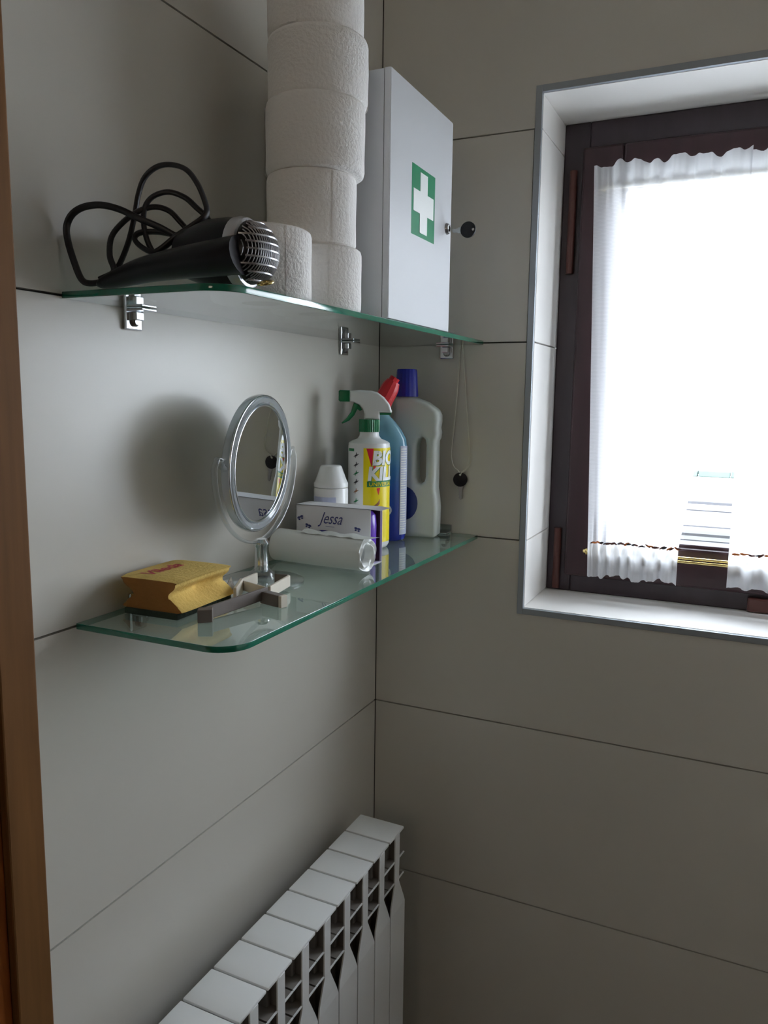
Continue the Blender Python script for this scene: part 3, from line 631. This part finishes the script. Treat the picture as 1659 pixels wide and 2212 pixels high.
bm = bmesh.new(); vs = [bm.verts.new(p) for p in ((cw, -cdp, ch), (cw, cdp, ch), (cw+.0125, cdp-.002, ch-.001), (cw+.0115, -cdp+.006, ch-.0015))]; bm.faces.new(vs); bmesh.ops.solidify(bm, geom=bm.faces[:], thickness=.0005)
obj('end_flap', bm, 'carton', cb)
yf = -cdp-.0002
text('Jessa', .0215, lambda a, b: Vector((-.019 + a, yf, .0500 + b)), shear=.5, m='bprint', parent=cb, sx=.78)
for (cx_, cz_, a_) in ((-.0475, .0545, .4), (-.036, .0445, -.3), (.036, .0455, -.2), (-.052, .034, .1)):
    bm = bmesh.new()
    for s1, s2, rr in ((1, 1, .0026), (-1, 1, .0026), (1, -1, .0017), (-1, -1, .0017)):
        vs = []
        for t in range(8):
            q = 2*PI*t/8; dx_ = s1*.0022 + rr*math.cos(q); dz_ = s2*.0013 + rr*.6*math.sin(q); vs.append(bm.verts.new((cx_ + dx_*math.cos(a_) - dz_*math.sin(a_), yf, cz_ + dx_*math.sin(a_) + dz_*math.cos(a_))))
        bm.faces.new(vs)
    obj('butterfly_print', bm, 'bprint', cb)
obj('underline', BX((-.010, yf-.0001, .0460), (.003, yf+.0001, .0464)), 'bprint', cb)
bm = bmesh.new(); lo_, hi_ = [], []
for k in range(17):
    s = k/16; x = -.020 + .045*s; lo_.append(bm.verts.new((x, yf, .0405 - .012*s*s - .0045*math.sin(PI*s)))); hi_.append(bm.verts.new((x, yf, .0405 - .012*s*s + .0015*math.sin(PI*s))))
for k in range(16): bm.faces.new((lo_[k], lo_[k+1], hi_[k+1], hi_[k]))
obj('blue_swoosh', bm, 'bluecap', cb)
# ------------------------------------------------------------------ squat white bottle
jr = thing('roll_on_bottle', 'small white bottle with tapered cap behind the carton', 'bottle', (.0385, -.2300, ZL+.0002))
obj('bottle_body', lathe([(.021, 0), (.0232, .002), (.0235, .006), (.0235, .086), (.0228, .089)], 40), 'wplastic', jr, smooth=40)
obj('cap', lathe([(.0226, .0895), (.0235, .0905), (.0235, .0955), (.0220, .0975), (.0145, .118), (.0128, .1195), (.006, .120)], 40), 'wplastic', jr, smooth=40)
def cyl_map(r, az0):  # arc length a from azimuth az0 (radians), height b
    return lambda a, b, lift=0: Vector(((r+lift)*math.cos(az0 + a/r), (r+lift)*math.sin(az0 + a/r), b))
def cyl_patch(r, az0, az1, z0, z1, n=24):
    bm = bmesh.new(); p = []
    for i in range(n+1):
        a = az0 + (az1-az0)*i/n; p.append([bm.verts.new((r*math.cos(a), r*math.sin(a), zz)) for zz in (z0, z1)])
    for i in range(n): bm.faces.new((p[i][0], p[i+1][0], p[i+1][1], p[i][1]))
    return bm
R_ = math.radians
obj('body_label', cyl_patch(.0238, R_(-140), R_(-45), .01, .078), 'lav', jr, smooth=60, label='pale lavender label')
# ------------------------------------------------------------------ trigger spray bottle
sb = thing('spray_bottle', 'white trigger spray bottle with green collar and yellow label', 'spray bottle', (.0668, -.1700, ZL+.0002))
r = .0296
obj('bottle_body', lathe([(.025, 0), (.0275, .002), (r, .006), (r, .1440), (.0293, .1455), (.0290, .1485), (.0255, .1510), (.0170, .1545), (.0140, .1585), (.0128, .167)], 48), 'wplastic', sb, smooth=40)
obj('yellow_label', cyl_patch(r+.0003, R_(-79), R_(62), .010, .1425), 'yellow', sb, smooth=60)
bm = cyl_patch(r+.00035, R_(59), R_(63), .010, .1425); obj('green_edge', bm, 'gprint', sb)
def tri_patch(pts3, rr, m, name, n=6):
    """small printed polygon bent round the bottle; pts: (azimuth deg, z)"""
    bm = bmesh.new(); vs = [bm.verts.new((a, zz, 0)) for a, zz in pts3]; bm.faces.new(vs); bmesh.ops.triangulate(bm, faces=bm.faces[:])
    for k in range(3): bmesh.ops.subdivide_edges(bm, edges=bm.edges[:], cuts=1, use_grid_fill=True)
    for v in bm.verts: a, zz = R_(v.co.x), v.co.y; v.co = (rr*math.cos(a), rr*math.sin(a), zz)
    return obj(name, bm, m, sb)
tri_patch([(-71, .1420), (-52, .1420), (-57, .1160)], r+.0005, 'red', 'red_print')
tri_patch([(-52, .1185), (-46, .1185), (-48, .1020)], r+.0005, 'red', 'red_print')
tri_patch([(-43, .0865), (-32, .0875), (-37, .0770)], r+.0005, 'red', 'red_print')
cm = cyl_map(r, 0)
def btext(s, size, az, z0, m, lift, **k):
    text(s, size, lambda a, b: (lambda q: Vector(((r+lift)*math.cos(q), (r+lift)*math.sin(q), z0+b)))(R_(az) + a/r), m=m, parent=sb, sub=2, **k)
for dx_, dz_, m, l in ((.0009, -.0008, 'gprint', .0006), (0, 0, 'whprint', .0009)):
    btext('BIO', .0262, -56 + dx_/r*57, .1200+dz_, m, l, bold=.0012, shear=.10, sx=.95)
    btext('KILL', .0255, -68 + dx_/r*57, .0985+dz_, m, l, bold=.0012, shear=.10, sx=.95)
obj('green_band', cyl_patch(r+.0005, R_(-69), R_(60), .0885, .0965), 'gprint', sb, smooth=60)
btext('UNIVERSAL', .0074, -64, .0900, 'yellow', .0008, bold=.0001, sx=1.1)
tri_patch([(-52, .0615), (-40, .0665), (-32, .0720), (-33, .0645), (-44, .0600)], r+.0005, 'gbprint', 'insect_print')
bm = bmesh.new()
for k, (zz, mi) in enumerate(((.132, 0), (.119, 0), (.107, 1), (.095, 0), (.082, 2), (.068, 1), (.057, 0), (.045, 2))):
    for (da, dz, la, lz) in ((0, 0, .0032, .0014), (.002, .001, .003, .0006), (-.002, -.001, .003, .0005), (.0005, .0022, .0007, .0022), (-.0012, -.002, .0006, .002)):
        vs = []
        for t in range(8):
            q = 2*PI*t/8; a = R_(-101) + (da + la*math.cos(q) )/r; vs.append(bm.verts.new(((r+.0004)*math.cos(a), (r+.0004)*math.sin(a), zz + dz + lz*math.sin(q) + .35*la*math.cos(q))))
        f = bm.faces.new(vs); f.material_index = mi
obj('insect_row', bm, ['dprint', 'gprint', 'gbprint'], sb, label='column of tiny printed insects')
obj('green_print', cyl_patch(r+.0004, R_(-135), R_(-108), .1375, .1415), 'gprint', sb)
bm = bmesh.new(); tmp = lathe([(.0138, .1640), (.0144, .1645), (.0144, .1810), (.0138, .1815)], 60, fn=lambda rr, zz, a: ((rr+.0004*math.cos(30*a))*math.cos(a), (rr+.0004*math.cos(30*a))*math.sin(a), zz))
bm.free(); obj('ribbed_collar', tmp, 'gplastic', sb)
hd_x = Vector((math.cos(R_(26)), math.sin(R_(26)), 0)); HM = frame(Vector((0, 0, .1825)), hd_x, Z_, hd_x.cross(Z_))
def hp_(u, v): return ((u-797)/1590, (915-v)/1590)
ol = [hp_(*q) for q in ((785, 917), (786, 905), (782, 893), (774, 884), (762, 879), (752, 877), (752, 854), (775, 852), (800, 853), (815, 857), (830, 868), (841, 882), (847, 898), (846, 902), (820, 902), (820, 917))]
obj('trigger_head', plate([ol], .0098, .0035, HM), 'wplastic', sb, smooth=40)
ol = [hp_(*q) for q in ((728, 855), (731, 852.5), (753, 853), (753, 878), (731, 878), (728, 875))]
obj('nozzle', plate([ol], .0092, .002, HM), 'gplastic', sb, smooth=40)
ol = [hp_(*q) for q in ((762, 880), (774, 885), (781, 896), (775, 898), (770, 894), (763, 908), (752, 920), (737, 927), (734, 925), (746, 914), (756, 900), (759, 888))]
obj('trigger', plate([ol], .0048, .0012, HM), 'gplastic', sb, smooth=40)
ol = [hp_(*q) for q in ((820, 902), (846, 902), (844, 906), (820, 906))]
obj('green_strip', plate([ol], .0088, .0005, HM), 'gplastic', sb)
# ------------------------------------------------------------------ blue toilet cleaner bottle
baz = R_(26); bb = thing('cleaner_bottle', 'blue bottle with red cap between the spray bottle and the white jug', 'bottle', (.0610, -.1085, ZL+.0002), baz)
hx_, hy_ = .0345, .020
def ov(r, z, a): return (r[0]*math.copysign(abs(math.cos(a))**.75, math.cos(a)) + r[1], r[2]*math.copysign(abs(math.sin(a))**.75, math.sin(a)), z)
secs = [(.0300, 0, .017, 0), (.0335, 0, .0195, .003), (hx_, 0, hy_, .012), (hx_, 0, hy_, .08), (hx_, 0, hy_, .140), (.0335, -.0005, .0195, .152), (.0290, -.003, .0185, .165), (.0225, -.006, .0165, .177), (.0150, -.008, .0135, .187), (.0118, -.006, .0115, .193), (.0105, -.003, .0105, .199)]
bm = bmesh.new(); rg = []
for a_, off, b_, zz in secs: rg.append([bm.verts.new(ov((a_, off, b_), zz, 2*PI*k/48)) for k in range(48)])
for p, q in zip(rg, rg[1:]):
    for k in range(48): bm.faces.new((p[k], p[(k+1) % 48], q[(k+1) % 48], q[k]))
bm.faces.new(rg[0][::-1]); bm.faces.new(rg[-1])
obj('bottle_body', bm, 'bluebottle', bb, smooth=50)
cp = [Vector((-.004, 0, .197)), Vector((-.001, 0, .208)), Vector((.006, 0, .222)), Vector((.013, 0, .236))]
bm = tube(spline(cp, 4), lambda t: .0125 + .0012*math.sin(t*PI) - .0025*max(0, t-.8)*5, 12)
obj('cap', bm, 'redcap', bb, smooth=20, label='tilted faceted red cap')
obj('cap_spout', tube([Vector((.011, 0, .234)), Vector((.0155, 0, .2415))], .0075, 8), 'redcap', bb)
# printed back label wrapping the right end
def lab_pt(a, z, lift=.0006): p = ov((hx_+lift, 0, hy_+lift), z, a); return Vector(p)
bm = bmesh.new(); p = []
for i in range(17):
    a = R_(-52) + R_(62)*i/16; p.append([bm.verts.new(lab_pt(a, zz)) for zz in (.010, .142)])
for i in range(16): bm.faces.new((p[i][0], p[i+1][0], p[i+1][1], p[i][1]))
lb = obj('back_label', bm, 'lav', bb, smooth=60, label='pale label with lines of small print')
bm = bmesh.new()
for k in range(34):
    z0 = .018 + k*.0036; a0 = R_(-50); a1 = a0 + R_(random.uniform(22, 34)); vs = []
    for (a, zz) in ((a0, z0), ((a0+a1)/2, z0), (a1, z0), (a1, z0+.0011), ((a0+a1)/2, z0+.0011), (a0, z0+.0011)): vs.append(bm.verts.new(lab_pt(a, zz, .0009)))
    bm.faces.new(vs)
obj('small_print', bm, 'whprint', lb, kind='stuff')
bm = bmesh.new(); cc = R_(-82)
for rr, mi in ((.0085, 0), (.0058, 1)):
    vs = []
    for t in range(24):
        q = 2*PI*t/24; x = .004 + rr*math.cos(q); vs.append(bm.verts.new((x, -hy_*(1-abs(x/hx_)**2.6)**.375 - .0006 - mi*.0004, .047 + rr*math.sin(q))))
    f = bm.faces.new(vs); f.material_index = mi
obj('round_emblem', bm, ['lav', 'bluecap'], bb)
# ------------------------------------------------------------------ white jug
jg = thing('jug_bottle', 'milky white handled jug with blue cap in the room corner', 'bottle', (.0925, -.0520, ZL+.0002), R_(8))
JM = frame(Vector((0, 0, 0)), X_, Z_, X_.cross(Z_))
ol = [(-.033, .003), (-.030, 0), (.030, 0), (.035, .004), (.036, .045), (.0345, .060), (.0320, .075), (.0318, .148), (.0342, .152), (.0352, .160), (.0338, .168), (.0352, .177), (.0350, .187), (.0310, .195), (.0150, .206), (-.0060, .2135), (-.0345, .2135), (-.0352, .200), (-.036, .17), (-.036, .01)]
hole = [(.004, .084), (.001, .092), (.001, .142), (.004, .151), (.010, .154), (.0150, .150), (.0165, .142), (.0165, .094), (.0145, .086), (.009, .082)]
obj('jug_body', plate([ol, hole[::-1]], .018, .0075, JM, res=4), 'jug', jg, smooth=50)
obj('cap', lathe([(.0175, .2140), (.0178, .2160), (.0150, .2540), (.0142, .2555), (.004, .2557)], 36, fn=lambda rr, zz, a: ((rr+.0003*math.cos(18*a))*math.cos(a)-.0195, (rr+.0003*math.cos(18*a))*math.sin(a), zz)), 'bluecap', jg, smooth=30, label='tall dark blue cap')
ol = [(-.020+.024*math.cos(t)*.9, .052+.026*math.sin(t)) for t in [2*PI*k/28 for k in range(28)]]
ol = [(a+.004, b) for a, b in ol]
obj('front_label', plate([ol], .0003, 0, frame(Vector((0, -.0183, 0)), X_, Z_, X_.cross(Z_))), 'dblue', jg, label='dark blue oval label')
# ------------------------------------------------------------------ radiator
RX0, RX1, RT, PT = .036, .1125, -.440, .0546
rd = thing('radiator', 'white ribbed aluminium radiator on the left wall below the shelves', 'radiator', (0, -.395, RT-.60))
proto = None
def el_parts():
    h = PT/2 - .0014; zt = .60
    core = bmesh.new()
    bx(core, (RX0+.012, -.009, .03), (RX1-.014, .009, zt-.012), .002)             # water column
    bx(core, (RX0+.004, -h+.0005, .05), (RX0+.0075, h-.0005, zt-.02))                     # rear plate
    bx(core, (RX0+.006, -.0016, .03), (RX1-.002, .0016, zt-.004))                     # web
    top = BX((RX0, -h, zt-.0045), (RX1-.001, h, zt), .0016, 2)
    for v in top.verts:                                                              # top plate bends down towards front and back
        if v.co.x > RX1-.006: v.co.z -= .0012
    s, f = .0078, h
    fp = [(-f, .012), (f, .012), (f, zt-.124), (f-.004, zt-.112), (s, zt-.082), (s, zt-.004), (-s, zt-.004), (-s, zt-.082), (-f+.004, zt-.112), (-f, zt-.124)]
    front = plate([fp], .0012, .0004, frame(Vector((RX1-.0012, 0, 0)), Y_, Z_, X_), res=1)
    for v in front.verts:
        if v.co.z < zt-.10: v.co.x += .003*min(1, (zt-.10-v.co.z)/.03)
    fin1, fin2 = bmesh.new(), bmesh.new()
    for b_, zz in ((fin1, zt-.0445), (fin2, zt-.0795)):
        bx(b_, (RX0+.015, -h, zz), (RX1-.0025, h, zz+.0012), mi=1); bx(b_, (RX1-.0025, -h-.0010, zz), (RX1-.0003, h+.0010, zz+.0012))  # fin tops take the painted shade colour, the front lip stays enamel white
    return core, top, front, fin1, fin2
cr0, tp0, fr0, f10, f20 = el_parts()
e0_ = obj('element', cr0, 'radshade', rd); subs = [obj('top_plate', tp0, 'rad', e0_, smooth=30), obj('front_plate', fr0, 'rad', e0_), obj('fin', f10, ['rad', 'radshade'], e0_), obj('fin', f20, ['rad', 'radshade'], e0_)]
e0_.location = (0, .395 - .1505, 0)
for k in range(1, 10):
    e = e0_.copy(); C.objects.link(e); e.parent = rd; e.location = (0, .395 - .1505 - PT*k, 0)
    for s in subs: q = s.copy(); C.objects.link(q); q.parent = e
bm = bmesh.new()
for zz in (.50, .08):
    for yy_ in (.395-.22, .395-.55): bx(bm, (.0005, yy_-.012, zz), (RX0+.006, yy_+.012, zz+.02), .001)
obj('wall_bracket', bm, 'rad', rd)
bm = tube(spline([(.075, .395-.122, .055), (.075, .395-.105, .055), (.075, .395-.095, .045), (.075, .395-.095, -.0), (.075, .395-.095, -.11)], 5), .008, 14); obj('feed_pipe', bm, 'chrome', rd, smooth=50)
